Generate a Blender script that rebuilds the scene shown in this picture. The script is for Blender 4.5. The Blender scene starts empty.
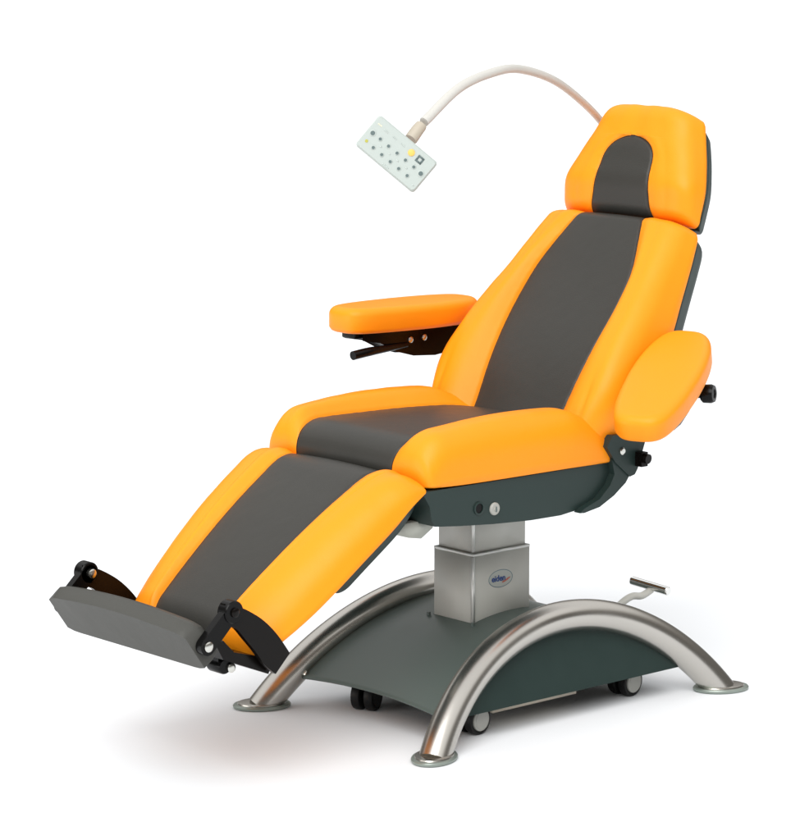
import bpy, bmesh, math
from mathutils import Vector, Matrix
S = bpy.context.scene
COL = S.collection
PI = math.pi

# ------------------------------------------------------------------ materials
def mat(name, col, rough=.5, metal=0., bump=0., bscale=400., spec=.5, coat=0., var=0., vscale=6., aniso=0., sheen=0.):
    m = bpy.data.materials.new(name); m.use_nodes = True
    nt = m.node_tree; b = nt.nodes['Principled BSDF']
    b.inputs['Base Color'].default_value = (*col, 1)
    b.inputs['Roughness'].default_value = rough
    b.inputs['Metallic'].default_value = metal
    b.inputs['Specular IOR Level'].default_value = spec
    b.inputs['Coat Weight'].default_value = coat
    b.inputs['Anisotropic'].default_value = aniso
    b.inputs['Sheen Weight'].default_value = sheen
    tc = nt.nodes.new('ShaderNodeTexCoord')
    if var:
        n = nt.nodes.new('ShaderNodeTexNoise'); n.inputs['Scale'].default_value = vscale
        n.inputs['Detail'].default_value = 5
        nt.links.new(tc.outputs['Object'], n.inputs['Vector'])
        r = nt.nodes.new('ShaderNodeMapRange'); r.inputs['To Min'].default_value = 1-var; r.inputs['To Max'].default_value = 1+var
        nt.links.new(n.outputs['Fac'], r.inputs['Value'])
        mx = nt.nodes.new('ShaderNodeMix'); mx.data_type = 'RGBA'; mx.blend_type = 'MULTIPLY'; mx.inputs['Factor'].default_value = 1
        mx.inputs['A'].default_value = (*col, 1)
        nt.links.new(r.outputs['Result'], mx.inputs['B'])
        nt.links.new(mx.outputs['Result'], b.inputs['Base Color'])
        r2 = nt.nodes.new('ShaderNodeMapRange'); r2.inputs['To Min'].default_value = rough*.85; r2.inputs['To Max'].default_value = rough*1.15
        nt.links.new(n.outputs['Fac'], r2.inputs['Value']); nt.links.new(r2.outputs['Result'], b.inputs['Roughness'])
    if bump:
        v = nt.nodes.new('ShaderNodeTexVoronoi'); v.inputs['Scale'].default_value = bscale
        nt.links.new(tc.outputs['Object'], v.inputs['Vector'])
        n2 = nt.nodes.new('ShaderNodeTexNoise'); n2.inputs['Scale'].default_value = 14; n2.inputs['Detail'].default_value = 2
        nt.links.new(tc.outputs['Object'], n2.inputs['Vector'])
        bp = nt.nodes.new('ShaderNodeBump'); bp.inputs['Strength'].default_value = bump; bp.inputs['Distance'].default_value = .0006
        nt.links.new(v.outputs['Distance'], bp.inputs['Height'])
        bp2 = nt.nodes.new('ShaderNodeBump'); bp2.inputs['Strength'].default_value = .4; bp2.inputs['Distance'].default_value = .004
        nt.links.new(n2.outputs['Fac'], bp2.inputs['Height'])
        nt.links.new(bp.outputs['Normal'], bp2.inputs['Normal'])
        nt.links.new(bp2.outputs['Normal'], b.inputs['Normal'])
    return m

ORANGE = mat('orange_vinyl', (.95, .292, .005), .46, bump=.2, spec=.28, var=.02)
GREY = mat('charcoal_vinyl', (.035, .034, .030), .44, bump=.2, spec=.30, var=.05)
PADGREY = mat('grey_footplate_vinyl', (.060, .060, .054), .5, bump=.2, spec=.3, var=.05)
GREEN = mat('dark_green_grey_enamel', (.017, .032, .029), .42, spec=.3, var=.06, vscale=20)
COVER = mat('grey_green_cover_enamel', (.078, .102, .092), .38, spec=.4, var=.04, vscale=12)
STEEL = mat('brushed_stainless', (.50, .48, .445), .27, 1., aniso=.5)
CHROME = mat('chrome', (.75, .75, .73), .12, 1.)
ALU = mat('satin_aluminium', (.53, .53, .49), .42, 0., spec=.35, var=.02, vscale=30)
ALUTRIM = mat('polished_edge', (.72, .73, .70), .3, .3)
BLACK = mat('black_plastic', (.003, .003, .003), .25, spec=.15)
BLACKM = mat('black_metal', (.004, .003, .0025), .25, spec=.15, var=.1)
RUBBER = mat('black_rubber', (.006, .006, .006), .5, spec=.25)
HUB = mat('grey_plastic_hub', (.36, .36, .33), .45)
BOLT = mat('zinc_bolt', (.62, .62, .58), .25, 1.)
CREAM = mat('cream_conduit', (.56, .55, .515), .45)
COLLAR = mat('beige_collar', (.46, .41, .33), .5)
KEYP = mat('pale_mint_keypad', (.44, .49, .465), .45, spec=.3)
KEYD = mat('button_dark', (.10, .14, .14), .5)
KEYY = mat('button_yellow', (.80, .50, .11), .5)
KEYG = mat('legend_grey', (.50, .56, .53), .6)
KEYO = mat('button_olive', (.42, .40, .06), .5)
KEYP2 = mat('legend_pale_yellow', (.78, .76, .58), .6)
BLUE = mat('logo_blue', (.01, .05, .22), .5)
LRED = mat('logo_red', (.45, .13, .09), .5)
LOGOBG = mat('logo_ground', (.42, .44, .41), .45)
LRING = mat('logo_ring', (.12, .19, .23), .5)
LIGHTBOX = mat('light_grey_housing', (.42, .43, .38), .5)
FOOT = mat('green_grey_flange', (.26, .30, .27), .35, .5)

WELT = mat('dark_seam_thread', (.022, .016, .011), .7, spec=.2)

# ------------------------------------------------------------------ helpers
def link(name, me, m, parent=None, smooth=True):
    o = bpy.data.objects.new(name, me); COL.objects.link(o)
    if m: me.materials.append(m)
    if smooth:
        for p in me.polygons: p.use_smooth = True
    if parent: o.parent = parent
    return o

def mesh(name, vs, fs, m, parent=None, smooth=True, sharp=None):
    me = bpy.data.meshes.new(name); me.from_pydata([tuple(v) for v in vs], [], fs)
    bm = bmesh.new(); bm.from_mesh(me)
    bmesh.ops.remove_doubles(bm, verts=bm.verts, dist=1e-6)
    bmesh.ops.recalc_face_normals(bm, faces=bm.faces)
    if sharp:
        for e in bm.edges:
            if len(e.link_faces) == 2 and e.calc_face_angle(0) > sharp: e.smooth = False
    bm.to_mesh(me); bm.free()
    return link(name, me, m, parent, smooth)

def bmobj(name, bm, m, parent=None, bevel=0., seg=3, sharp=.6):
    if bevel:
        ed = [e for e in bm.edges if len(e.link_faces) == 2 and e.calc_face_angle(0) > .5]
        bmesh.ops.bevel(bm, geom=ed, offset=bevel, segments=seg, profile=.5, affect='EDGES', clamp_overlap=True)
    bmesh.ops.recalc_face_normals(bm, faces=bm.faces)
    for e in bm.edges:
        if len(e.link_faces) == 2 and e.calc_face_angle(0) > sharp: e.smooth = False
    me = bpy.data.meshes.new(name); bm.to_mesh(me); bm.free()
    return link(name, me, m, parent)

def add_box(bm, x0, x1, y0, y1, z0, z1, M=None):
    vs = [bm.verts.new((x, y, z)) for x in (x0, x1) for y in (y0, y1) for z in (z0, z1)]
    if M is not None:
        for v in vs: v.co = M @ v.co
    for f in ((0,1,3,2),(4,6,7,5),(0,4,5,1),(2,3,7,6),(0,2,6,4),(1,5,7,3)):
        bm.faces.new([vs[i] for i in f])

def prism_y(bm, pts, y0, y1):
    """closed outline in x,z extruded from y0 to y1"""
    a = [bm.verts.new((x, y0, z)) for x, z in pts]; b = [bm.verts.new((x, y1, z)) for x, z in pts]
    n = len(pts)
    bm.faces.new(a); bm.faces.new(list(reversed(b)))
    for i in range(n): bm.faces.new([a[i], a[(i+1) % n], b[(i+1) % n], b[i]])

def frame_from(d, up=Vector((0, 0, 1))):
    d = d.normalized(); x = up.cross(d)
    if x.length < 1e-4: x = Vector((1, 0, 0))
    x.normalize(); y = d.cross(x)
    return x, y

def cyl(bm, p0, p1, r0, r1=None, n=40, cap=True):
    p0 = Vector(p0); p1 = Vector(p1); r1 = r0 if r1 is None else r1
    x, y = frame_from(p1-p0)
    A = []; B = []
    for i in range(n):
        a = 2*PI*i/n; o = x*math.cos(a)+y*math.sin(a)
        A.append(bm.verts.new(p0+o*r0)); B.append(bm.verts.new(p1+o*r1))
    for i in range(n): bm.faces.new([A[i], A[(i+1) % n], B[(i+1) % n], B[i]])
    if cap: bm.faces.new(list(reversed(A))); bm.faces.new(B)

def lathe(bm, p0, axis, prof, n=48):
    """prof: list of (distance along axis, radius)"""
    p0 = Vector(p0); axis = Vector(axis).normalized(); x, y = frame_from(axis)
    rings = []
    for t, r in prof:
        c = p0+axis*t
        rings.append([bm.verts.new(c+(x*math.cos(2*PI*i/n)+y*math.sin(2*PI*i/n))*max(r, 1e-5)) for i in range(n)])
    for a, b in zip(rings, rings[1:]):
        for i in range(n): bm.faces.new([a[i], a[(i+1) % n], b[(i+1) % n], b[i]])
    bm.faces.new(list(reversed(rings[0]))); bm.faces.new(rings[-1])

def tube(bm, pts, rad, n=40, cap=True):
    pts = [Vector(p) for p in pts]
    rings = []; px = None
    for i, p in enumerate(pts):
        d = (pts[min(i+1, len(pts)-1)]-pts[max(i-1, 0)]).normalized()
        if px is None: px, _ = frame_from(d, Vector((0, 0, 1)) if abs(d.z) < .9 else Vector((0, 1, 0)))
        px = (px-d*px.dot(d)).normalized(); py = d.cross(px)
        r = rad[i] if isinstance(rad, (list, tuple)) else rad
        rings.append([bm.verts.new(p+(px*math.cos(2*PI*k/n)+py*math.sin(2*PI*k/n))*r) for k in range(n)])
    for a, b in zip(rings, rings[1:]):
        for i in range(n): bm.faces.new([a[i], a[(i+1) % n], b[(i+1) % n], b[i]])
    if cap: bm.faces.new(list(reversed(rings[0]))); bm.faces.new(rings[-1])

def catmull(pts, per=12):
    pts = [Vector(p) for p in pts]; out = []
    P = [pts[0]*2-pts[1]]+pts+[pts[-1]*2-pts[-2]]
    for i in range(1, len(P)-2):
        for k in range(per):
            t = k/per
            out.append(.5*((2*P[i])+(P[i+1]-P[i-1])*t+(2*P[i-1]-5*P[i]+4*P[i+1]-P[i+2])*t*t+(3*P[i]-P[i-1]-3*P[i+1]+P[i+2])*t**3))
    out.append(pts[-1]); return out

def pchip(rows, u):
    """monotone cubic interpolation of every column; rows = [(u, a, b, ...)]"""
    n = len(rows)
    i = 0
    while i < n-2 and u > rows[i+1][0]: i += 1
    h = [rows[k+1][0]-rows[k][0] for k in range(n-1)]
    res = []
    for c in range(1, len(rows[0])):
        d = [(rows[k+1][c]-rows[k][c])/h[k] for k in range(n-1)]
        def slope(k):
            if k == 0: return d[0]
            if k == n-1: return d[-1]
            if d[k-1]*d[k] <= 0: return 0.
            w1 = 2*h[k]+h[k-1]; w2 = h[k]+2*h[k-1]
            return (w1+w2)/(w1/d[k-1]+w2/d[k])
        t = (u-rows[i][0])/h[i]; t = min(1, max(0, t))
        m0, m1 = slope(i), slope(i+1)
        res.append((2*t**3-3*t*t+1)*rows[i][c]+(t**3-2*t*t+t)*h[i]*m0+(-2*t**3+3*t*t)*rows[i+1][c]+(t**3-t*t)*h[i]*m1)
    return res

def sstep(t): t = max(0, min(1, t)); return t*t*(3-2*t)

def cushion(name, rows, m, parent, insert=None, er=(.05, .05), pr=(.03, .03), r=.03, rd=.03, k=(.12, .12),
            groove=.0042, gw=.0028, sfun=None, crown=.004, nu=110, stitch=None, us_extra=(), insert_name='centre_panel', lip=0., dimples=()):
    """rows: (u, Tx,Tz, Bx,Bz, front half width, back half width, seam half width, bolster height)"""
    L = 0; prev = None
    for i in range(41):
        q = pchip(rows, i/40); p = Vector((q[0], q[1]))
        if prev is not None: L += (p-prev).length
        prev = p
    us = set()
    for i in range(nu+1):
        t = i/nu; us.add(round(.55*t+.45*(.5-.5*math.cos(PI*t)), 5))
    for i in range(12):
        us.add(round((er[0]/L)*(1-math.cos(PI/2*i/12)), 5)); us.add(round(1-(er[1]/L)*(1-math.cos(PI/2*i/12)), 5))
    for x in us_extra: us.add(round(x, 5))
    us = sorted(us)
    uu = [us[0]]
    for x in us[1:]:
        if x-uu[-1] > .0003: uu.append(x)
    uu[-1] = 1.; us = uu
    def sval(u, q): return sfun(u) if sfun else q[6]
    seam = []
    for i in range(401):
        u = i/400; seam.append((u*L, sval(u, pchip(rows, u))))
    def seamdist(u, y, s):
        if not sfun: return abs(y-s)
        return min(math.hypot(a-u*L, (b-y)) for a, b in seam if b > 1e-4)
    NC, NW, NR, NS = 22, 30, 9, 5
    grid = []
    for u in us:
        w_ = min(.06, u, 1-u); tp = [pchip(rows, u+w_*k_) for k_ in (-1, -.5, 0, .5, 1)]
        q = [(a_+2*b_+3*c_+2*d_+e_)/9 for a_, b_, c_, d_, e_ in zip(*tp)]; T = Vector((q[0], q[1])); B = Vector((q[2], q[3])); bf, bb = q[4], q[5]; s = sval(u, q); H = q[7]
        fe = 1.; pe = 0.
        e0 = u*L; e1 = (1-u)*L
        if e0 < er[0]: t = 1-e0/er[0]; fe = min(fe, k[0]+(1-k[0])*math.sqrt(max(0, 1-t**2.2)))
        if e1 < er[1]: t = 1-e1/er[1]; fe = min(fe, k[1]+(1-k[1])*math.sqrt(max(0, 1-t**2.2)))
        if e0 < pr[0]: t = 1-e0/pr[0]; pe = max(pe, pr[0]*.9*(1-math.sqrt(max(0, 1-t*t))))
        if e1 < pr[1]: t = 1-e1/pr[1]; pe = max(pe, pr[1]*.9*(1-math.sqrt(max(0, 1-t*t))))
        T2 = B+(T-B)*fe; D0 = (T-B).length*fe; n = (T-B).normalized()
        bf -= pe; bb -= pe
        rr = min(r, bf*.6); D = D0; rdd = min(rd, .75*D)
        flat = bf-rr
        s = min(s, flat-.004)
        half = []
        for i in range(NC+1): half.append((s*math.sin(PI/2*i/NC), 0., 'c'))
        for i in range(1, NW+1):
            t = i/NW; t = t**1.6; half.append((s+(flat-s)*t, 0., 'w'))
        for i in range(1, NR+1):
            a = PI/2*i/NR; d = rdd*(1-math.cos(a)); half.append((flat+rr*math.sin(a)+(bb-bf)*d/max(D, 1e-4), d, 'r'))
        for i in range(1, NS+1):
            t = i/NS; d = rdd+(D-rdd)*t; half.append((bf+(bb-bf)*min(1., d/max(1e-4, D))-(.004 if i == NS else 0), d, 's'))
        ring = []
        for y, d, kind in half:
            v = y
            h = 0.
            g = min(1., (v-s)/max(.01, flat-s)) if v > s else 0.
            g = 1-(1-g)**2
            h += H*g
            if v < s: h += crown*min(1, s/.06)**2*(1-(v/max(s, .001))**2)
            elif v < flat: h += crown*1.3*math.sin(PI*(v-s)/(flat-s))**2
            sd = seamdist(u, v, s)
            h -= groove*math.exp(-(sd/gw)**2)
            if groove:
                ph = u*L*2*PI
                pk = math.sin(ph/.031)+.7*math.sin(ph/.0187+1.3)+.5*math.sin(ph/.0461+.4)
                h -= .00030*(1+pk*.6)*math.exp(-((sd-.006)/.007)**2)
                if v > flat*.9: h += .0002*(math.sin(ph/.083+2)+.6*math.sin(ph/.051))
            h += lip*math.exp(-((sd-.014)/.008)**2)
            if stitch and v > s:
                ys = s+(flat-s)*stitch
                h -= .0016*math.exp(-((v-ys)/.0025)**2)
            for (du, dy, ru, ry, dp) in dimples:
                h -= dp*math.exp(-((u-du)/ru)**2-((v-dy)/ry)**2)
            h *= fe*(1-d/max(D, 1e-4)) if d > 0 else fe
            P = T2+n*(h-d)
            ring.append((P.x, y, P.y))
        grid.append(ring)
    N = len(grid[0]); NU = len(grid)
    def build(j0, j1, close):
        vs = []; fs = []
        idx = {}
        def vid(i, j, sgn):
            key = (i, j, sgn if j > 0 else 1)
            if key not in idx:
                x, y, z = grid[i][j]; idx[key] = len(vs); vs.append((x, y*key[2], z))
            return idx[key]
        for sgn in (1, -1):
            for i in range(NU-1):
                for j in range(j0, j1):
                    quad = [vid(i, j, sgn), vid(i, j+1, sgn), vid(i+1, j+1, sgn), vid(i+1, j, sgn)]
                    fs.append(quad if sgn > 0 else quad[::-1])
        if close:
            for i in range(NU-1): fs.append([vid(i, N-1, 1), vid(i, N-1, -1), vid(i+1, N-1, -1), vid(i+1, N-1, 1)])
            for i in (0, NU-1):
                f = [vid(i, j, 1) for j in range(NC, N)]+[vid(i, j, -1) for j in range(N-1, NC-1, -1)]
                fs.append(f)
        me = bpy.data.meshes.new('m'); me.from_pydata(vs, [], fs)
        bm = bmesh.new(); bm.from_mesh(me)
        bmesh.ops.remove_doubles(bm, verts=bm.verts, dist=2e-6)
        bmesh.ops.dissolve_degenerate(bm, edges=bm.edges, dist=1e-6)
        if close: bmesh.ops.recalc_face_normals(bm, faces=bm.faces)
        for e in bm.edges:
            if len(e.link_faces) == 2 and e.calc_face_angle(0) > .9: e.smooth = False
        bm.to_mesh(me); bm.free(); return me
    if insert:
        body = link(name, build(NC, N-1, True), m, parent)
        link(insert_name, build(0, NC, False), insert, body)
        rs = []
        for i in range(0, NU, 1):
            x, y, z = grid[i][NC]
            if y > 1e-4 and (not rs or (Vector((x, y, z))-rs[-1]).length > .004): rs.append(Vector((x, y, z)))
        if sfun:
            paths = [rs+[Vector((p.x, -p.y, p.z)) for p in rs[::-1]]]
        else: paths = [rs, [Vector((p.x, -p.y, p.z)) for p in rs]]
        for pth in paths:
            bm = bmesh.new(); tube(bm, pth, .0011, 8); bmobj('seam_welt', bm, WELT, body)
    else:
        body = link(name, build(0, N-1, True), m, parent)
    return body

# ------------------------------------------------------------------ camera
RV = Vector((.74895572, -.66262005, 0)); UV = Vector((.10936385, .12361335, .9862856)); FV = Vector((.65353261, .73868424, -.16504761))
cam_d = bpy.data.cameras.new('camera'); cam = bpy.data.objects.new('camera', cam_d); COL.objects.link(cam); S.camera = cam
M3 = Matrix((RV, UV, -FV)).transposed().to_4x4(); M3.translation = Vector((-4.18398052, -4.45041153, 1.6049326)); cam.matrix_world = M3
cam_d.sensor_fit = 'HORIZONTAL'; cam_d.sensor_width = 36; cam_d.lens = 36*3050/800; cam_d.clip_end = 500; cam_d.clip_start = .1

# ------------------------------------------------------------------ the chair
chair = bpy.data.objects.new('treatment_chair', None); COL.objects.link(chair)
chair['label'] = 'orange and charcoal reclining medical treatment chair on arched steel tube base'
chair['category'] = 'treatment chair'

# --- seat
seat_rows = [
    (0.0, -.410, .604, -.390, .524, .240, .243, .142, .010),
    (.18, -.315, .606, -.300, .522, .248, .250, .158, .022),
    (.45, -.170, .606, -.165, .521, .250, .252, .146, .031),
    (.75, -.005, .600, -.005, .520, .251, .252, .132, .032),
    (.88, .060, .590, .060, .519, .251, .252, .128, .016),
    (1.0, .132, .582, .118, .519, .250, .252, .124, .008)]
seat = cushion('seat_cushion', seat_rows, ORANGE, chair, GREY, er=(.085, .085), pr=(.022, .04), r=.045, rd=.05, k=(.10, .10))

# --- backrest
back_rows = [
    (0.0, .040, .545, .110, .505, .232, .235, .124, .036),
    (.10, .074, .600, .142, .560, .250, .250, .126, .038),
    (.22, .106, .660, .176, .618, .262, .262, .132, .038),
    (.38, .152, .732, .220, .686, .250, .256, .139, .034),
    (.52, .200, .794, .268, .748, .238, .248, .144, .028),
    (.70, .250, .860, .310, .814, .219, .234, .140, .018),
    (.86, .303, .935, .358, .892, .200, .219, .112, .008),
    (1.0, .344, .990, .396, .952, .184, .203, .086, .000)]
back = cushion('backrest_cushion', back_rows, ORANGE, chair, GREY, er=(.03, .03), pr=(.03, .022), r=.036, rd=.035, k=(.3, .45),
               dimples=((.13, .212, .10, .006, .004),))
def offs(rows, d0, d1, w, u0=0, u1=1, drop=1.):
    out = []
    for i in range(9):
        u = u0+(u1-u0)*i/8; q = pchip(rows, u)
        T = Vector((q[0], q[1])); B = Vector((q[2], q[3])); n = (T-B).normalized()
        a = B-n*d0; b = B-n*d1
        out.append((i/8, a.x, a.y, b.x, b.y, q[4]*0+q[5]+w, q[5]+w-.012, .05, 0.))
    return out
cushion('back_shell', offs(back_rows, .001, .044, -.004, .06, 1.0), GREEN, chair, er=(.01, .01), pr=(.04, .04), r=.004, rd=.004, k=(.6, .6), groove=0, crown=0, nu=40)

# --- headrest
head_rows = [
    (0.0, .364, .980, .404, .958, .180, .190, .088, .000),
    (.20, .364, 1.034, .424, 1.012, .184, .188, .080, .000),
    (.50, .386, 1.100, .450, 1.074, .160, .170, .07, .000),
    (.75, .407, 1.152, .468, 1.122, .132, .151, .05, .000),
    (1.0, .430, 1.216, .480, 1.172, .104, .136, .0, .000)]
def head_s(u):
    ua, u1 = .42, .70
    if u < ua: return pchip([(0, .088), (.12, .081), (.42, .072)], u)[0]
    if u >= u1: return 0.
    return .072*(1-((u-ua)/(u1-ua))**2.3)**.5
head = cushion('headrest_cushion', head_rows, ORANGE, chair, GREY, er=(.022, .040), pr=(.014, .014), r=.046, rd=.034, k=(.5, .55), crown=.002,
               sfun=head_s, us_extra=[.42+.28*math.sin(PI/2*i/26) for i in range(27)], groove=.0035, gw=.003, insert_name='inset_panel')
cushion('head_shell', offs(head_rows, .001, .030, -.001, .0, .93), GREEN, chair, er=(.008, .010), pr=(.008, .02), r=.004, rd=.004, k=(.6, .6), groove=0, crown=0, nu=40)

# --- leg rest
leg_rows = [
    (0.0, -.380, .548, -.398, .518, .243, .246, .138, .000),
    (.14, -.436, .548, -.430, .498, .243, .250, .132, .004),
    (.28, -.498, .516, -.466, .468, .231, .250, .126, .008),
    (.50, -.598, .450, -.560, .399, .214, .246, .118, .010),
    (.75, -.704, .368, -.664, .318, .193, .232, .109, .010),
    (1.0, -.796, .290, -.775, .240, .172, .202, .100, .006)]
leg = cushion('leg_cushion', leg_rows, ORANGE, chair, GREY, er=(.065, .05), pr=(.004, .018), r=.055, rd=.040, k=(.12, .3), stitch=.75, groove=.0035)
cushion('leg_shell', offs(leg_rows, .002, .028, -.008, .04, .60), GREEN, chair, er=(.008, .008), pr=(.02, .02), r=.004, rd=.004, k=(.6, .6), groove=0, crown=0, nu=30)

# --- seat pan
bm = bmesh.new()
pan = [(-.405, .519), (.100, .517), (.100, .492), (.090, .474), (.070, .456), (.040, .441), (.010, .432), (-.038, .427), (-.12, .428), (-.22, .434), (-.31, .442), (-.372, .449), (-.380, .462), (-.386, .49)]
prism_y(bm, pan, -.242, .242)
seat_pan = bmobj('seat_pan', bm, GREEN, chair, bevel=.006)
bm = bmesh.new(); lathe(bm, (-.259, -.2415, .470), (0, -1, 0), [(0, .013), (.003, .013), (.0035, .010), (.001, .0095)]); bmobj('grommet', bm, GREEN, seat_pan)
bm = bmesh.new(); lathe(bm, (-.259, -.2418, .470), (0, -1, 0), [(0, .0095), (.0008, .0095)]); bmobj('socket_hole', bm, BLACK, seat_pan)
bm = bmesh.new(); lathe(bm, (-.218, -.2415, .464), (0, -1, 0), [(0, .0125), (.003, .0125), (.005, .0105), (.005, .0045), (.0065, .004)]); lk = bmobj('key_lock', bm, HUB, seat_pan)
bm = bmesh.new(); add_box(bm, -.2190, -.2170, -.2495, -.2480, .459, .469); bmobj('key_slot', bm, KEYD, lk)
bm = bmesh.new()
prism_y(bm, [(-.36, .515), (-.405, .470), (-.412, .448), (-.345, .440), (-.345, .515)], -.175, .175)
bmobj('link_housing', bm, BLACKM, chair, bevel=.004)
bm = bmesh.new()
prism_y(bm, [(-.425, .452), (-.398, .424), (-.365, .418), (-.335, .435), (-.335, .452)], -.195, -.02)
bmobj('motor_cover', bm, LIGHTBOX, chair, bevel=.004)
for sy in (-1, 1):
    bm = bmesh.new()
    prism_y(bm, [(-.37, .508), (-.385, .486), (-.355, .470), (-.345, .508)], sy*.20-.006, sy*.20+.006)
    bmobj('leg_link', bm, LIGHTBOX, chair, bevel=.002)

# --- hinge brackets either side
for sy in (-1, 1):
    bm = bmesh.new()
    a, b = sorted((sy*.244, sy*.262))
    prism_y(bm, [(.070, .553), (.085, .575), (.150, .572), (.180, .556), (.158, .500), (.150, .489), (.136, .486), (.094, .520)], a, b)
    hb = bmobj('hinge_bracket', bm, GREEN, chair, bevel=.003)
    bm = bmesh.new()
    a, b = sorted((sy*.240, sy*.258))
    prism_y(bm, [(.088, .526), (.144, .494), (.128, .474), (.095, .452), (.055, .434), (.012, .4275), (.0, .4285), (.012, .436), (.055, .450), (.084, .474), (.096, .495)], a, b)
    bmobj('hinge_tail', bm, GREEN, hb, bevel=.002)
    bm = bmesh.new(); lathe(bm, (.112, sy*.262, .541), (0, sy, 0), [(-.004, .0075), (.003, .0075), (.005, .005), (.0052, .002)], 24); bmobj('bolt', bm, BOLT, hb)
    bm = bmesh.new(); cyl(bm, (.158, sy*.25, .525), (.162, sy*.288, .522), .010); add_box(bm, .150, .168, min(sy*.262, sy*.280), max(sy*.262, sy*.280), .506, .535)
    bmobj('arm_pivot', bm, BLACKM, hb, bevel=.003)

# --- arm rests
def armrest(C, e, wdir, n_label, flip):
    """C centre of the pad, e unit front-to-back, w outward unit, n up"""
    e = Vector(e).normalized(); w = Vector(wdir); w = (w-e*w.dot(e)).normalized(); n = e.cross(w)
    if n.z < 0: n = -n
    C = Vector(C); Lp, W, Th = (.366 if n_label == 'far' else .378), .146, .054
    out = []
    root = bpy.data.objects.new('armrest', None); COL.objects.link(root); root.parent = chair
    # pad: superellipse outline swept through a rounded thickness profile
    NA = 96; prof = []
    for i in range(9): a = PI/2*i/8; prof.append((-Th/2+.012*(1-math.sin(a+0)), .014*(1-math.cos(0)) ))
    prof = [(-Th/2, .010), (-Th/2+.003, .004), (-Th/2+.010, .0)]
    prof += [(Th/2-.018+.018*math.sin(a), .018*(1-math.cos(a))) for a in [PI/2*i/10 for i in range(11)]]
    vs = []; fs = []
    def outline(a, ins):
        ca, sa = math.cos(a), math.sin(a)
        ex = 2/5.5 if ca < 0 else 2/3.8
        lx = (Lp/2-ins)*math.copysign(abs(ca)**ex, ca)
        taper = 1-.10*sstep((lx/(Lp/2)-.1)/.9)-.16*sstep((-lx/(Lp/2)-.0)/1.)
        wy = (W/2*taper-ins)*math.copysign(abs(sa)**(2/3.2), sa)
        return lx, wy
    for t, ins in prof:
        for i in range(NA):
            lx, wy = outline(2*PI*i/NA, ins); vs.append(C+e*lx+w*wy+n*t)
    for r_ in range(len(prof)-1):
        for i in range(NA): fs.append([r_*NA+i, r_*NA+(i+1) % NA, (r_+1)*NA+(i+1) % NA, (r_+1)*NA+i])
    fs.append(list(range(NA))[::-1])
    # domed top
    base = (len(prof)-1)*NA
    for kk, sc in enumerate((.9, .75, .5, .25)):
        for i in range(NA):
            lx, wy = outline(2*PI*i/NA, .018); vs.append(C+e*lx*sc+w*wy*sc+n*(Th/2+.004*(1-sc*sc)))
        nb = len(vs)-NA
        for i in range(NA): fs.append([base+i, base+(i+1) % NA, nb+(i+1) % NA, nb+i])
        base = nb
    vs.append(C+n*(Th/2+.004)); c = len(vs)-1
    for i in range(NA): fs.append([base+i, base+(i+1) % NA, c])
    mesh('arm_pad', vs, fs, ORANGE, root)
    Mx = Matrix((e, w, n)).transposed().to_4x4(); Mx.translation = C
    def loc(bm):
        bmesh.ops.transform(bm, matrix=Mx, verts=bm.verts); return bm
    bm = bmesh.new()
    zt = -Th/2+.002
    prism_y(bm, [(-.135, zt), (.170, zt), (.180, -.050), (.150, -.075), (.06, -.086), (.0, -.082), (-.045, -.070), (-.09, -.048), (-.135, -.040)], -.030, .030)
    br = bmobj('arm_bracket', loc(bm), BLACKM, root, bevel=.005)
    bm = bmesh.new(); add_box(bm, -.155, -.115, -.022, .022, zt-.016, zt); bmobj('end_block', loc(bm), BLACK, br, bevel=.004)
    s = flip
    if n_label == 'far':
     bm = bmesh.new(); pts = catmull([(-.02, s*.030, -.062), (-.08, s*.036, -.064), (-.135, s*.042, -.066), (-.178, s*.044, -.070)], 8)
     tube(bm, pts, [.006+.0035*min(1, i/len(pts)*1.6) for i in range(len(pts))], 20)
     bmobj('release_lever', loc(bm), BLACK, br)
    for (xx, zz) in ((-.01, -.052), (.028, -.050)):
        bm = bmesh.new(); lathe(bm, (xx, s*.030, zz), (0, s, 0), [(-.002, .0068), (.003, .0066), (.005, .004), (.0052, .001)], 24); bmobj('bolt', loc(bm), BOLT, br)
    return root, e, w, n

# far-side arm: level, straight along the chair; near-side arm swung out and dipping
ra = armrest((.063, .335, .763), (1, -.02, -.006), (0, 1, 0), 'far', -1)[0]
rb, e_, w_, n_ = armrest((.131, -.355, .684), (.320, .161, .134), (.5, -.865, .0), 'near', -1)
rb['label'] = 'orange armrest swung outward and dipped at the side nearest the viewer'
ra['label'] = 'orange armrest lying level beyond the seat'
# knob on the outer side of the dipped arm
bm = bmesh.new()
kc = Vector((.240, -.388, .658))
ax = Vector((.42, -.90, .06)).normalized()
lathe(bm, kc-ax*.070, ax, [(0, .009), (.045, .009), (.046, .015), (.050, .0185), (.066, .0190), (.072, .0165), (.0725, .010), (.070, .008)], 36)
bmobj('clamp_knob', bm, BLACK, rb)
# posts that carry the arms from the backrest
for o, p0, p1, p2 in ((ra, (.20, .335, .715), (.27, .30, .72), (.30, .235, .73)), (rb, (.215, -.315, .690), (.26, -.27, .685), (.285, -.215, .700))):
    bm = bmesh.new(); tube(bm, catmull([p0, p1, p2], 8), .013, 24); bmobj('arm_post', bm, BLACKM, o)

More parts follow.
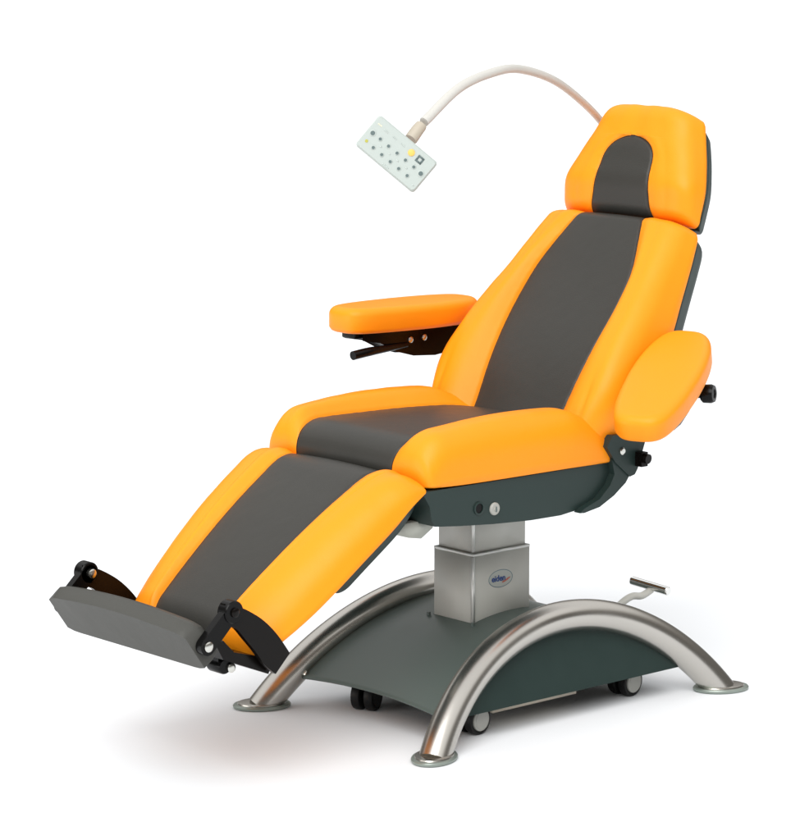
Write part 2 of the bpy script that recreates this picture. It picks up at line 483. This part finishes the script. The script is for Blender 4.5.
# --- foot plate with its brackets
ft = bpy.data.objects.new('footrest', None); COL.objects.link(ft); ft.parent = chair
bm = bmesh.new()
d = Vector((.57, -.82)).normalized(); t = Vector((.82, .57)).normalized()
O = Vector((-.950, .322))
NS = 24; rings = []
for i in range(NS+1):
    y = -.212+.424*i/NS
    q = y/.212
    bow = .016*(1-q*q)
    endc = .0 if abs(q) < .90 else (abs(q)-.90)/.10
    a = O-d*bow+d*endc*.006           # outer top edge
    b = O+d*.086-d*endc*.006                      # outer bottom edge
    ring = [a, a+t*.026-d*.006+d*endc*.004, a+t*.040+d*.006, O+d*.080+t*.040-d*endc*.004, b+t*.022, b]
    rings.append([bm.verts.new((p.x, y, p.y)) for p in ring])
for A, B in zip(rings, rings[1:]):
    for i in range(6): bm.faces.new([A[i], A[(i+1) % 6], B[(i+1) % 6], B[i]])
bm.faces.new(rings[0]); bm.faces.new(rings[-1][::-1])
bmobj('foot_pad', bm, PADGREY, ft, bevel=.0045, seg=3, sharp=1.2)
def discs(bm, p, ax, r, h):
    lathe(bm, Vector(p)-Vector(ax)*h/2, ax, [(0, r*.92), (h*.08, r), (h*.92, r), (h, r*.92)], 36)
for sy in (-1, 1):
    y0 = sy*.212
    # curved flat bar along the end of the leg cushion
    up = [(-.868, .372), (-.836, .362), (-.805, .346), (-.775, .325), (-.745, .295), (-.716, .256)]
    lo = [(-.866, .330), (-.842, .322), (-.820, .298), (-.797, .272), (-.774, .242), (-.750, .222)]
    bm = bmesh.new()
    prism_y(bm, [(p.x, p.y) for p in catmull([Vector(p) for p in up], 5)]+[(p.x, p.y) for p in catmull([Vector(p) for p in lo[::-1]], 5)], y0-.006+sy*.007, y0+.006+sy*.007)
    bar = bmobj('curved_bar', bm, BLACKM, ft, bevel=.0015, seg=2)
    bm = bmesh.new(); discs(bm, (-.852, y0+sy*.010, .355), (0, sy, 0), .021, .026); piv = bmobj('pivot', bm, BLACK, ft)
    bm = bmesh.new(); lathe(bm, (-.852, y0+sy*.022, .355), (0, sy, 0), [(0, .009), (.004, .009), (.006, .006), (.0062, .001)], 24)
    bmobj('bolt', bm, BLACKM, piv)
    bm = bmesh.new(); lathe(bm, (-.852, y0-sy*.003, .355), (0, -sy, 0), [(0, .009), (.0085, .009), (.0105, .006), (.0107, .001)], 24); bmobj('bolt', bm, BOLT, piv)
    # link down to the plate
    p, q = Vector((-.852, .355)), Vector((-.910, .300))
    dd = (q-p).normalized(); nn = Vector((-dd.y, dd.x))
    pl = []
    for i in range(13): a = -PI/2+PI*i/12; pl.append(q+(dd*math.cos(a)+nn*math.sin(a))*.0165)
    for i in range(7): pl.append(q+nn*.013*(1-i/6)+(p-q)*(.25+.5*i/6)*1+nn*.011*(i/6)) if 0 else None
    pl = [x for x in pl if x is not None]
    for i in range(13): a = PI/2+PI*i/12; pl.append(p+(dd*math.cos(a)+nn*math.sin(a))*.0155)
    yl = y0+sy*.002 if sy < 0 else y0-.004
    bm = bmesh.new(); prism_y(bm, [(v.x, v.y) for v in pl], yl-sy*.0-.008+sy*.009, yl+.008+sy*.009)
    lk2 = bmobj('plate_link', bm, BLACK, ft, bevel=.002, seg=2)
    bm = bmesh.new(); lathe(bm, (q.x, yl+sy*.015, q.y), (0, sy, 0), [(0, .0095), (.0045, .0095), (.0065, .0065), (.0068, .001)], 24); bmobj('bolt', bm, BOLT, lk2)
# cross frame beneath the end of the leg cushion, with its clamp
bm = bmesh.new()
prism_y(bm, [(-.872, .292), (-.855, .262), (-.750, .218), (-.742, .236), (-.775, .256), (-.83, .272), (-.855, .298)], -.204, .204)
cf = bmobj('cross_frame', bm, BLACKM, ft, bevel=.003)
bm = bmesh.new(); discs(bm, (-.838, -.168, .243), (0, 1, 0), .014, .040); add_box(bm, -.848, -.812, -.180, -.150, .238, .268)
ck = bmobj('clamp', bm, BLACK, ft, bevel=.003)
bm = bmesh.new(); lathe(bm, (-.826, -.188, .240), (0, -1, 0), [(-.012, .009), (.004, .009), (.006, .006), (.0062, .001)], 24); bmobj('bolt', bm, BOLT, ck)

# --- column
bm = bmesh.new(); add_box(bm, -.102, .055, -.058, .058, .150, .322); colm = bmobj('column_sleeve', bm, ALU, chair, bevel=.004)
bm = bmesh.new()
for (x0, x1, y0, y1) in ((-.1025, .0555, -.0585, -.0525), (-.1025, .0555, .0525, .0585), (-.1025, -.0965, -.0525, .0525), (.0495, .0555, -.0525, .0525)): add_box(bm, x0, x1, y0, y1, .3225, .328)
bmobj('trim_ring', bm, ALUTRIM, colm, bevel=.0015)
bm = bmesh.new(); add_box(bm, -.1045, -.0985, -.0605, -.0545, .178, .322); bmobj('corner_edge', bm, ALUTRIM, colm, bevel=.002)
bm = bmesh.new(); add_box(bm, -.0955, .0485, -.0515, .0515, .31, .432); up_ = bmobj('column_post', bm, ALU, chair, bevel=.004)
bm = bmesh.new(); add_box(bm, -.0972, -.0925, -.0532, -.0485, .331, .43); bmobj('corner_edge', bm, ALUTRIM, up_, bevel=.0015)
# badge on the sleeve
bx, bz, by = -.026, .268, -.0582
def disc_oval(name, a, b, y, m, parent, tilt=0., hole=None):
    vs = []; N = 64; fs = []
    for i in range(N):
        t_ = 2*PI*i/N; vs.append((bx+a*math.cos(t_), y, bz+b*math.sin(t_)))
    if hole:
        for i in range(N):
            t_ = 2*PI*i/N; vs.append((bx+(a-hole)*math.cos(t_), y, bz+(b-hole)*math.sin(t_)))
        for i in range(N): fs.append([i, (i+1) % N, N+(i+1) % N, N+i])
    else: fs.append(list(range(N)))
    return mesh(name, vs, fs, m, parent, False)
bd = disc_oval('badge', .0335, .0185, by-.0002, LOGOBG, colm)
disc_oval('badge_ring', .0335, .0185, by-.0005, LRING, bd, hole=.0014)
tcu = bpy.data.curves.new('txt', 'FONT'); tcu.body = 'eiden'; tcu.size = .0175; tcu.extrude = .0002; tcu.offset = .0004; tcu.align_x = 'CENTER'; tcu.align_y = 'CENTER'
to = bpy.data.objects.new('tmp_txt', tcu); COL.objects.link(to)
dg = bpy.context.evaluated_depsgraph_get(); tme = bpy.data.meshes.new_from_object(to.evaluated_get(dg)); bpy.data.objects.remove(to)
tme.transform(Matrix.Translation((bx-.006, by-.0009, bz+.0005)) @ Matrix.Rotation(PI/2, 4, 'X')); tme.materials.clear()
link('badge_lettering', tme, BLUE, bd, False)
vs = []; fs = []
for i in range(13):
    t_ = i/12; x = bx+.004+.022*t_; z = bz-.0085+.006*t_+.002*t_*t_; wv = .0012+.0012*math.sin(PI*t_)
    vs += [(x, by-.0008, z-wv), (x, by-.0008, z+wv)]
for i in range(12): fs.append([2*i, 2*i+2, 2*i+3, 2*i+1])
mesh('badge_swoosh', vs, fs, LRED, bd, False)

# --- base: two arched tubes leaning in, cover, casters, pedal
LEAN = .34; ZC = -.2917; RC = .4967; Y0 = .262; XC = .012
def arcpt(a, R, sy, dy=0.):
    x = R*math.sin(a); z = ZC+R*math.cos(a)
    return Vector((XC+x, sy*(Y0-LEAN*z+dy), z))
base = bpy.data.objects.new('base_frame', None); COL.objects.link(base); base.parent = chair
A0 = math.asin(.401/RC)
for sy in (-1, 1):
    bm = bmesh.new(); pts = []
    a1 = A0+.008
    for i in range(81): pts.append(arcpt(-a1+2*a1*i/80, RC, sy))
    tube(bm, pts, .0315, 56)
    arch = bmobj('arched_tube', bm, STEEL, base)
    for sx in (-1, 1):
        p = arcpt(sx*A0, RC, sy); hd = Vector((sx*.894, sy*.447, 0)); cpos = Vector((p.x, p.y, 0))+hd*.002
        def oval(bm, A, B):
            R_ = Matrix.Rotation(math.atan2(hd.y, hd.x), 4, 'Z')
            Mo = Matrix.Translation(cpos) @ R_ @ Matrix.Diagonal((A, B, 1, 1))
            bmesh.ops.transform(bm, matrix=Mo, verts=bm.verts)
        bm = bmesh.new(); lathe(bm, (0, 0, 0), (0, 0, 1), [(0, .93), (.002, .99), (.006, 1), (.008, .97), (.0085, .88)], 64); oval(bm, .060, .0425); fl = bmobj('floor_flange', bm, FOOT, arch)
        bm = bmesh.new(); lathe(bm, (0, 0, .0087), (0, 0, 1), [(0, .90), (.0025, .88), (.003, .80)], 56); oval(bm, .056, .0405)
        bmobj('foot_collar', bm, STEEL, fl)
# cover
bm = bmesh.new(); RO = .4905; NA_ = 60; zb = .058
am = math.acos((zb-ZC)/RO)
rows_ = []
NYc = 16
for i in range(NA_+1):
    a = -am+2*am*i/NA_; row = []
    for j in range(NYc+1):
        v = -1+2*j/NYc
        aa = a
        endf = max(0, (abs(i/NA_*2-1)-.8)/.2)
        aa = a*(1-.045*(1-v*v)*endf)
        x = RO*math.sin(aa); z = ZC+RO*math.cos(aa)
        row.append((XC+x, v*(Y0-LEAN*z-.006), z))
    rows_.append(row)
V = [[bm.verts.new(p) for p in row] for row in rows_]
for i in range(NA_):
    for j in range(NYc): bm.faces.new([V[i][j], V[i+1][j], V[i+1][j+1], V[i][j+1]])
cover = bmobj('base_cover', bm, COVER, base, sharp=1.3)
mod = cover.modifiers.new('t', 'SOLIDIFY'); mod.thickness = .003; mod.offset = -1
for sy in (-1, 1):
    bm = bmesh.new(); top = []; 
    RI = .4805; am2 = math.acos((zb-ZC)/RI)
    pts = [(RI*math.sin(-am2+2*am2*i/48), ZC+RI*math.cos(-am2+2*am2*i/48)) for i in range(49)]
    f1 = [bm.verts.new((XC+x, sy*(Y0-LEAN*z-.012), z)) for x, z in pts]
    f2 = [bm.verts.new((XC+x, sy*(Y0-LEAN*z-.018), z)) for x, z in pts]
    n_v = len(f1)
    bm.faces.new(f1); bm.faces.new(f2[::-1])
    for i in range(n_v): bm.faces.new([f1[i], f1[(i+1) % n_v], f2[(i+1) % n_v], f2[i]])
    bmobj('side_panel', bm, GREEN, base)
    for sx in (-1, 1):
        q = arcpt(sx*(am-.03), RO+.002, sy, -.034)
        bm = bmesh.new(); lathe(bm, q, (sx*.75, 0, .6), [(-.004, .0055), (.003, .0055), (.0045, .003), (.0046, .001)], 20); bmobj('screw', bm, BOLT, base)
bm = bmesh.new(); add_box(bm, -.26, .28, -.17, .17, .056, .0600); bmobj('under_plate', bm, BLACKM, base, bevel=.001)
bm = bmesh.new(); add_box(bm, -.17, .062, -.19, -.14, .038, .0515); bmobj('foot_beam', bm, COLLAR, base, bevel=.003)
bm = bmesh.new(); add_box(bm, -.1035, .0565, -.0595, .0595, .150, .1855)
for (x, y) in ((-.110, -.066), (-.110, .066), (.064, -.066)):
    lathe(bm, (x, y, .175), (0, 0, 1), [(0, .004), (.015, .004), (.0155, .001)], 16)
bmobj('column_foot', bm, COVER, base, bevel=.002)

def caster(x, y, ang=0., r=.031):
    root = bpy.data.objects.new('caster', None); COL.objects.link(root); root.parent = chair
    root.location = (x, y, 0); root.rotation_euler = (0, 0, ang)
    for sy in (-1, 1):
        bm = bmesh.new(); lathe(bm, (0, sy*.004, r), (0, sy, 0), [(0, r*.86), (.002, r*.97), (.006, r), (.015, r), (.019, r*.96), (.020, r*.84), (.0185, r*.80)], 56)
        w = bmobj('wheel', bm, RUBBER, root)
        bm = bmesh.new(); lathe(bm, (0, sy*.0245, r), (0, sy, 0), [(-.004, r*.74), (.0015, r*.72), (.0025, r*.66), (.0022, r*.58), (.0030, r*.56), (.0035, .004)], 48)
        hubm = HUB if (sy < 0 and y < 0) else RUBBER
        bmobj('hub_cap', bm, hubm, w)
    bm = bmesh.new(); add_box(bm, -.010, .026, -.005, .005, .03, .058); add_box(bm, -.014, .030, -.02, .02, .0478, .0515)
    bmobj('fork', bm, BLACK, root, bevel=.002)
    return root
caster(-.206, -.168, .10); caster(.235, -.158, .12); caster(-.245, .104, .45); caster(.245, .150, .1)

# pedal: bent lever with T-bar
bm = bmesh.new()
tube(bm, catmull([(.20, -.10, .120), (.262, -.108, .172), (.298, -.112, .190), (.322, -.120, .190), (.348, -.122, .199)], 8), .0075, 24)
pd = bmobj('pedal_lever', bm, ALU, base)
bm = bmesh.new(); a_ = Vector((.345, -.068, .211)); b_ = Vector((.352, -.168, .203))
tube(bm, [a_, a_.lerp(b_, .02), a_.lerp(b_, .5), a_.lerp(b_, .98), b_], [.0075, .009, .009, .009, .0075], 32)
bmobj('pedal_bar', bm, CHROME, pd)

# --- goose-neck and keypad
kp = bpy.data.objects.new('control_arm', None); COL.objects.link(kp); kp.parent = chair
cpts = [(-.184, 0, 1.195), (-.072, .018, 1.2575), (.048, .040, 1.284), (.150, .072, 1.283), (.270, .100, 1.255), (.390, .134, 1.202), (.485, .165, 1.147), (.515, .165, 1.10), (.505, .14, 1.06), (.47, .12, 1.04)]
pp = catmull(cpts, 10)
bm = bmesh.new(); tube(bm, pp, [.0100-.0024*min(1, i/(len(pp)*.75)) for i in range(len(pp))], 28)
bmobj('goose_neck', bm, CREAM, kp)
bm = bmesh.new(); tube(bm, [(-.190, 0, 1.190), (-.193, 0, 1.187), (-.202, 0, 1.179), (-.214, 0, 1.167), (-.218, 0, 1.163)], [.0108, .0120, .0125, .0130, .0128], 32)
bmobj('collar', bm, COLLAR, kp)
Uk = Vector((.07417, -.08641, -.09304)); Vk = Vector((-.04218, .02424, -.05851)); Nk = Vector((-.6535, -.7387, .1650))
KC = Vector((-.25568, 0, 1.13612)); uh = Uk.normalized(); vh = (Vk-uh*Vk.dot(uh)).normalized(); KW, KH, KT = .1475, .0765, .016
MK = Matrix((uh, vh, Nk.normalized())).transposed().to_4x4(); MK.translation = KC
def kloc(bm): bmesh.ops.transform(bm, matrix=MK, verts=bm.verts); return bm
bm = bmesh.new()
ol = []
cr = .007
for (sx, sy, a0) in ((1, 1, 0), (-1, 1, 90), (-1, -1, 180), (1, -1, 270)):
    for i in range(7):
        a = math.radians(a0+15*i); ol.append((sx*(KW/2-cr)+cr*math.cos(a), sy*(KH/2-cr)+cr*math.sin(a)))
def bowx(x, y): return (x+math.copysign(.003*(1-(y/(KH/2))**2), x) if abs(x) > KW/2-.004 else x, y)
lay = [(-KT/2, -.004), (-KT/2+.004, 0), (KT/2-.004, 0), (KT/2, -.003)]
rg = []
for zz, ins in lay:
    rg.append([bm.verts.new((x*(1+ins/(KW/2)), y*(1+ins/(KH/2)), zz)) for x, y in ol])
for A, B in zip(rg, rg[1:]):
    for i in range(len(ol)): bm.faces.new([A[i], A[(i+1) % len(ol)], B[(i+1) % len(ol)], B[i]])
bm.faces.new(rg[0][::-1]); bm.faces.new(rg[-1])
pad = bmobj('keypad', kloc(bm), KEYP, kp, bevel=0, sharp=.5)
def kuv(u, v): return ((u-.5)*KW, (v-.5)*KH)
# raised membrane
dots = [(.213, .478, .0032), (.356, .483, .0032), (.501, .481, .0032), (.645, .481, .0032), (.787, .478, .0032), (.214, .759, .0032), (.359, .761, .0032), (.504, .759, .0032), (.648, .757, .0032), (.793, .755, .0032), (.086, .485, .0046), (.914, .494, .0046)]
for u, v, r in dots:
    x, y = kuv(u, v); bm = bmesh.new(); lathe(bm, (x, y, KT/2), (0, 0, 1), [(0, r*1.5), (.0006, r*1.45), (.0012, r*1.2)], 24); bt = bmobj('button', kloc(bm), KEYP, pad)
    bm = bmesh.new(); lathe(bm, (x, y, KT/2+.0012), (0, 0, 1), [(0, r), (.0005, r*.9)], 20); bmobj('button_mark', kloc(bm), KEYD, bt)
x, y = kuv(.642, .237); bm = bmesh.new(); lathe(bm, (x, y, KT/2), (0, 0, 1), [(0, .0070), (.0012, .0068), (.0018, .0055)], 32); bmobj('yellow_button', kloc(bm), KEYY, pad)
x, y = kuv(.09, .739); bm = bmesh.new(); lathe(bm, (x, y, KT/2), (0, 0, 1), [(0, .0032), (.0008, .003)], 24); bmobj('indicator', kloc(bm), KEYO, pad)
x, y = kuv(.786, .241); bm = bmesh.new()
for (x0, x1, y0, y1) in ((-.007, .007, -.007, -.0035), (-.007, .007, .0035, .007), (-.007, -.0035, -.0035, .0035), (.0035, .007, -.0035, .0035)): add_box(bm, x+x0, x+x1, y+y0, y+y1, KT/2, KT/2+.001)
bmobj('square_button', kloc(bm), KEYD, pad)
for u, v, w, m_ in ((.094, .21, .010, KEYP2), (.211, .229, .010, KEYG), (.349, .222, .010, KEYG), (.493, .229, .010, KEYG), (.497, .919, .016, KEYG)):
    x, y = kuv(u, v); bm = bmesh.new()
    n_l = 5
    for i in range(n_l):
        xx = x-w/2+w*i/n_l; add_box(bm, xx, xx+w/n_l*.7, y-.0014-.0006*(i % 2), y+.0014, KT/2, KT/2+.0004)
    bmobj('legend', kloc(bm), m_, pad)
for i, (u, v) in enumerate(((.28, .62), (.43, .62), (.57, .62), (.72, .62), (.93, .85))):
    x, y = kuv(u, v); bm = bmesh.new(); add_box(bm, x-.0025, x+.0025, y-.0012, y+.0012, KT/2, KT/2+.0004); bmobj('legend', kloc(bm), KEYG, pad)

# ------------------------------------------------------------------ ground
def white():
    m = mat('white_studio_floor', (.84, .86, .885), .85, spec=.15)
    return m
bm = bmesh.new()
for v in ((-80, -80), (80, -80), (80, 120), (-80, 120)): bm.verts.new((*v, 0))
bm.verts.ensure_lookup_table(); bm.faces.new(bm.verts[:])
fl = bmobj('ground', bm, white()); fl['kind'] = 'structure'

# ------------------------------------------------------------------ light
def area(name, loc, target, sx, sy, power, col=(1, 1, 1)):
    l = bpy.data.lights.new(name, 'AREA'); l.shape = 'RECTANGLE'; l.size = sx; l.size_y = sy; l.energy = power; l.color = col
    o = bpy.data.objects.new(name, l); COL.objects.link(o); o.location = loc
    dvec = Vector(target)-Vector(loc); o.rotation_euler = dvec.to_track_quat('-Z', 'Y').to_euler(); return o
W = bpy.data.worlds.new('World'); S.world = W; W.use_nodes = True
nt = W.node_tree; bg = nt.nodes['Background']
tc = nt.nodes.new('ShaderNodeTexCoord'); sp = nt.nodes.new('ShaderNodeSeparateXYZ'); nt.links.new(tc.outputs['Generated'], sp.inputs[0])
cr_ = nt.nodes.new('ShaderNodeValToRGB'); nt.links.new(sp.outputs['Z'], cr_.inputs[0])
el = cr_.color_ramp.elements
el[0].position = 0.; el[0].color = (.22, .21, .195, 1); el[1].position = 1.; el[1].color = (1.15, 1.15, 1.15, 1)
for p, c in ((.20, (.15, .145, .135, 1)), (.38, (.22, .20, .18, 1)), (.50, (1.2, 1.19, 1.17, 1)), (.70, (1.15, 1.15, 1.15, 1))):
    e2 = el.new(p); e2.color = c
nt.links.new(cr_.outputs[0], bg.inputs[0]); bg.inputs[1].default_value = 1.
sun = bpy.data.lights.new('key', 'SUN'); sun.energy = 2.5; sun.angle = math.radians(45); sun.color = (1, .99, .975)
so = bpy.data.objects.new('key', sun); COL.objects.link(so)
so.rotation_euler = Vector((.58, .47, -.72)).to_track_quat('-Z', 'Y').to_euler()

area('side_softbox', (-4.2, 1.0, .85), (-.1, 0, .35), 2.4, 1.6, 40, (1, .985, .96))
S.render.engine = 'CYCLES'
S.view_settings.view_transform = 'Standard'; S.view_settings.look = 'None'; S.view_settings.gamma = 1; S.view_settings.exposure = 0
